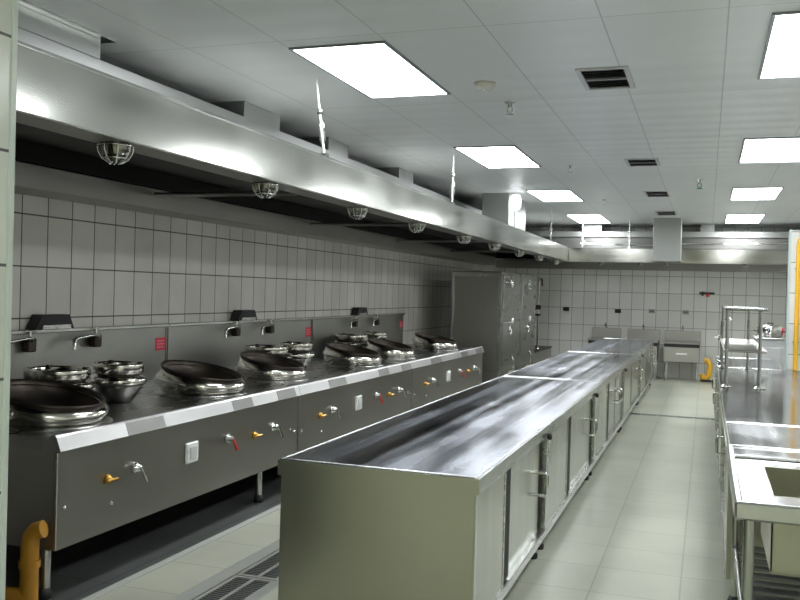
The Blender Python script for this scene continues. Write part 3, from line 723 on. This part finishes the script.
# floor-standing cabinet behind the counter and what stands on it
t = thing('storage_cabinet', (.9, 12.6, 0), 'pale grey box cabinet behind the right counter carrying a pot', 'cabinet')
MB().rbox(.62, 1.25, 12.33, 12.95, .02, 1.05, .01).build('body', M['ventf'], t)
MB().rbox(.60, 1.27, 12.315, 12.965, 1.05, 1.075, .006).build('top', M['steel'], t)
MB().rbox(.66, .92, 12.318, 12.33, .3, .95, .005).rbox(.94, 1.21, 12.318, 12.33, .3, .95, .005).build('door', M['ventf'], t)
MB().box(.64, 1.23, 12.35, 12.93, 0, .02).build('plinth', M['rubber'], t)
t = thing('cooking_pot', (.80, 12.55, 1.075), 'round shiny steel pot with a lid on the pale cabinet', 'pot')
MB().lathe((.80, 12.55, 1.075), [(0, 0), (.13, 0), (.155, .03), (.16, .10), (.165, .12), (.16, .125)], 24).build('body', M['chrome'], t)
MB().lathe((.80, 12.55, 1.195), [(.165, 0), (.15, .02), (.08, .04), (0, .045)], 24).build('lid', M['ring'], t)
MB().tube([(.77, 12.55, 1.23), (.77, 12.55, 1.26), (.83, 12.55, 1.26), (.83, 12.55, 1.23)], .008, 6).build('lid_handle', M['rubber'], t)
for s in (-1, 1): MB().tube([(.80 + s * .155, 12.50, 1.15), (.80 + s * .20, 12.51, 1.16), (.80 + s * .20, 12.59, 1.16), (.80 + s * .155, 12.60, 1.15)], .008, 6).build('handle', M['rubber'], t)
t = thing('detergent_bottle', (1.0, 12.55, 1.075), 'red plastic bottle standing beside the pot on the pale cabinet', 'bottle')
MB().lathe((1.02, 12.55, 1.075), [(0, 0), (.04, 0), (.045, .02), (.045, .13), (.02, .165), (.018, .19)], 16).build('body', M['redlabel'], t)
MB().lathe((1.02, 12.55, 1.262), [(.02, 0), (.02, .02), (0, .022)], 12).build('cap', M['white'], t)

# ---------------------------------------------------------------- sinks on back wall
def back_sink(x0, x1, label, full=True):
    t = thing('utility_sink', ((x0 + x1) / 2, 17.7, 0), label, 'sink', 'sinks along the back wall')
    y0, y1 = 17.35, 18.03; z = .72
    MB().rbox(x0, x1, y0, y0 + .03, .36, .64, .006).box(x0, x0 + .012, y0 + .03, y1, .36, z).box(x1 - .012, x1, y0 + .03, y1, .36, z).box(x0 + .012, x1 - .012, y0 + .03, y1, .355, .365).build('basin_box', M['trough'], t)
    MB().rbox(x0 - .015, x1 + .015, y0 - .02, y0 + .05, z - .02, z + .01, .006).box(x0, x1, y1 - .12, y1, z - .02, z).each('basin_rim', M['range'], t)
    MB().box(x0, x1, y0 + .002, y0 + .02, .64, z - .02).build('dark_gap', M['black'], t)
    MB().rbox(x0 - .01, x1 + .01, y1 - .05, y1, z, .93, .006).build('splashback', M['range'], t)
    for xx in (x0 + .04, x1 - .04):
        for yy in (y0 + .05, y1 - .06):
            MB().tube([(xx, yy, 0), (xx, yy, .37)], .02, 10).build('leg', M['rim'], t)
    if full:
        MB().rbox((x0 + x1) / 2 - .1, (x0 + x1) / 2 + .1, y0 - .004, y0, .50, .53, .002).build('name_plate', M['white'], t)
    MB().tube([((x0 + x1) / 2, y1 - .09, .93), ((x0 + x1) / 2, y1 - .1, 1.02), ((x0 + x1) / 2, y1 - .3, 1.03), ((x0 + x1) / 2, y1 - .32, .98)], .012, 8).build('tap', M['chrome'], t)
back_sink(-.74, -.10, 'steel sink on legs by the back wall at the aisle end')
back_sink(-1.45, -.86, 'steel sink on the back wall mostly hidden behind the island end', False)
back_sink(-2.15, -1.60, 'leftmost steel sink on the back wall behind the island', False)
t = thing('gas_pipe', (.03, 17.6, 0), 'fat yellow pipe bend standing on floor beside the back sink', 'pipe')
MB().tube([(-.05, 17.6, .14), (-.03, 17.6, .06), (.03, 17.6, .05), (.08, 17.6, .12), (.09, 17.6, .30), (.05, 17.6, .40), (-.01, 17.6, .40)], .05, 12).build('pipe', M['yellow_far'], t)
MB().lathe((.03, 17.6, 0), [(.10, 0), (.10, .03), (.05, .04)], 14).build('base', M['rubber'], t)
# wall outlets
for i, (x, z, mt, lb) in enumerate(((-2.70, 1.28, 'rubber', 'small dark outlet on back wall by the corner faucet'), (-1.67, 1.27, 'rubber', 'small black outlet on back wall above the hidden sinks'), (-1.02, 1.29, 'grey', 'small grey outlet on back wall just left of the aisle'), (-.38, 1.29, 'grey', 'small grey outlet on back wall above the aisle sink'))):
    t = thing('wall_outlet', (x, YB - .01, z), lb, 'outlet', 'outlets on the back wall')
    MB().rbox(x - .06, x + .06, YB - .025, YB, z - .04, z + .04, .005).build('plate', M[mt], t)
    MB().box(x - .03, x - .01, YB - .028, YB - .025, z - .015, z + .015).box(x + .01, x + .03, YB - .028, YB - .025, z - .015, z + .015).build('sockets', M['black'], t)
t = thing('wall_bracket', (0, YB, 1.64), 'dark bracket with a red tap fixed high on back wall', 'bracket')
MB().rbox(-.14, .14, YB - .04, YB, 1.65, 1.69, .006).rbox(-.10, -.06, YB - .1, YB - .04, 1.62, 1.70, .006).build('bar', M['rubber'], t)
MB().rbox(-.02, .05, YB - .09, YB - .04, 1.60, 1.66, .01).build('red_tap', M['red'], t)

# ---------------------------------------------------------------- drain gratings
def grate(x0, x1, y0, y1, label, axis='y', n=14):
    t = thing('drain_grate', ((x0 + x1) / 2, (y0 + y1) / 2, -.02), label, 'drain grate', 'drain grates in the floor trenches')
    f = .022; z0, z1 = -.02, -.004
    MB().box(x0, x1, y0, y0 + f, z0, z1).box(x0, x1, y1 - f, y1, z0, z1).box(x0, x0 + f, y0 + f, y1 - f, z0, z1).box(x1 - f, x1, y0 + f, y1 - f, z0, z1).box((x0 + x1) / 2 - .01, (x0 + x1) / 2 + .01, y0 + f, y1 - f, z0, z1).build('frame', M['frame'], t)
    m = MB()
    for k in range(n):
        y = y0 + f + (y1 - y0 - 2 * f) * (k + .5) / n
        m.box(x0 + f, x1 - f, y - .006, y + .006, z0, z1 - .002)
    m.build('bars', M['grate'], t)
edge = MB().box(TX0, TX0 + .09, YF, YB - .02, -.12, -.001).box(TX1 - .05, TX1, YF, YB - .02, -.12, -.001)
struct(edge.build('trim_3', M['frame']), 'steel edging of the long floor trench', 'trim')
edge = MB().box(TX1 + .001, XR - .002, TY0, TY0 + .02, -.12, .001).box(TX1 + .001, XR - .002, TY1 - .02, TY1, -.12, .001)
struct(edge.build('trim_4', M['frame']), 'steel edging of the cross trench', 'trim')
gy = 2.8; i = 0
while gy < 16.9:
    far = i in (1, 2)
    grate(TX0 + .092, TX1 - .052, gy + .005, gy + .695,
          ['steel floor grate nearest the camera in the left aisle trench', 'steel floor grate second in the left aisle, beside the island end'][i - 1] if far else 'steel floor grate in the left aisle trench hidden behind the island', n=24)
    gy += .70; i += 1
x = -.8; i = 0
for _ in range(2):
    grate(x + .004, x + .446, TY0 + .022, TY1 - .022, ['narrow cross aisle drain grate by the island', 'narrow cross aisle drain grate by the right counter'][i], n=8)
    x += .45; i += 1
# dark curb line between dark floor and walkway
struct(MB().box(-2.84, -2.79, YF, 15.6, -.01, .004).build('trim_5', M['curb']), 'pale stone curb strip along the front of the ranges', 'trim')

# ---------------------------------------------------------------- world, camera
w = bpy.data.worlds.new('world'); S.world = w; w.use_nodes = True
w.node_tree.nodes['Background'].inputs[0].default_value = (.5, .53, .55, 1)
w.node_tree.nodes['Background'].inputs[1].default_value = .3
yaw, pit, rol, f = .335, -.010, .027, 881.0
F = Vector((-math.sin(yaw) * math.cos(pit), math.cos(yaw) * math.cos(pit), math.sin(pit)))
R = Vector((math.cos(yaw), math.sin(yaw), 0)); U = R.cross(F)
R2 = R * math.cos(rol) + U * math.sin(rol); U2 = U * math.cos(rol) - R * math.sin(rol)
cam = bpy.data.cameras.new('camera'); co = bpy.data.objects.new('camera', cam); COL.objects.link(co)
cam.sensor_fit = 'HORIZONTAL'; cam.sensor_width = 36; cam.lens = 36 * f / 800; cam.clip_start = .05
co.matrix_world = Matrix(((R2.x, U2.x, -F.x, 0), (R2.y, U2.y, -F.y, 0), (R2.z, U2.z, -F.z, 1.55), (0, 0, 0, 1)))
S.camera = co
S.view_settings.view_transform = 'Standard'
S.view_settings.look = 'None'
S.view_settings.exposure = 0
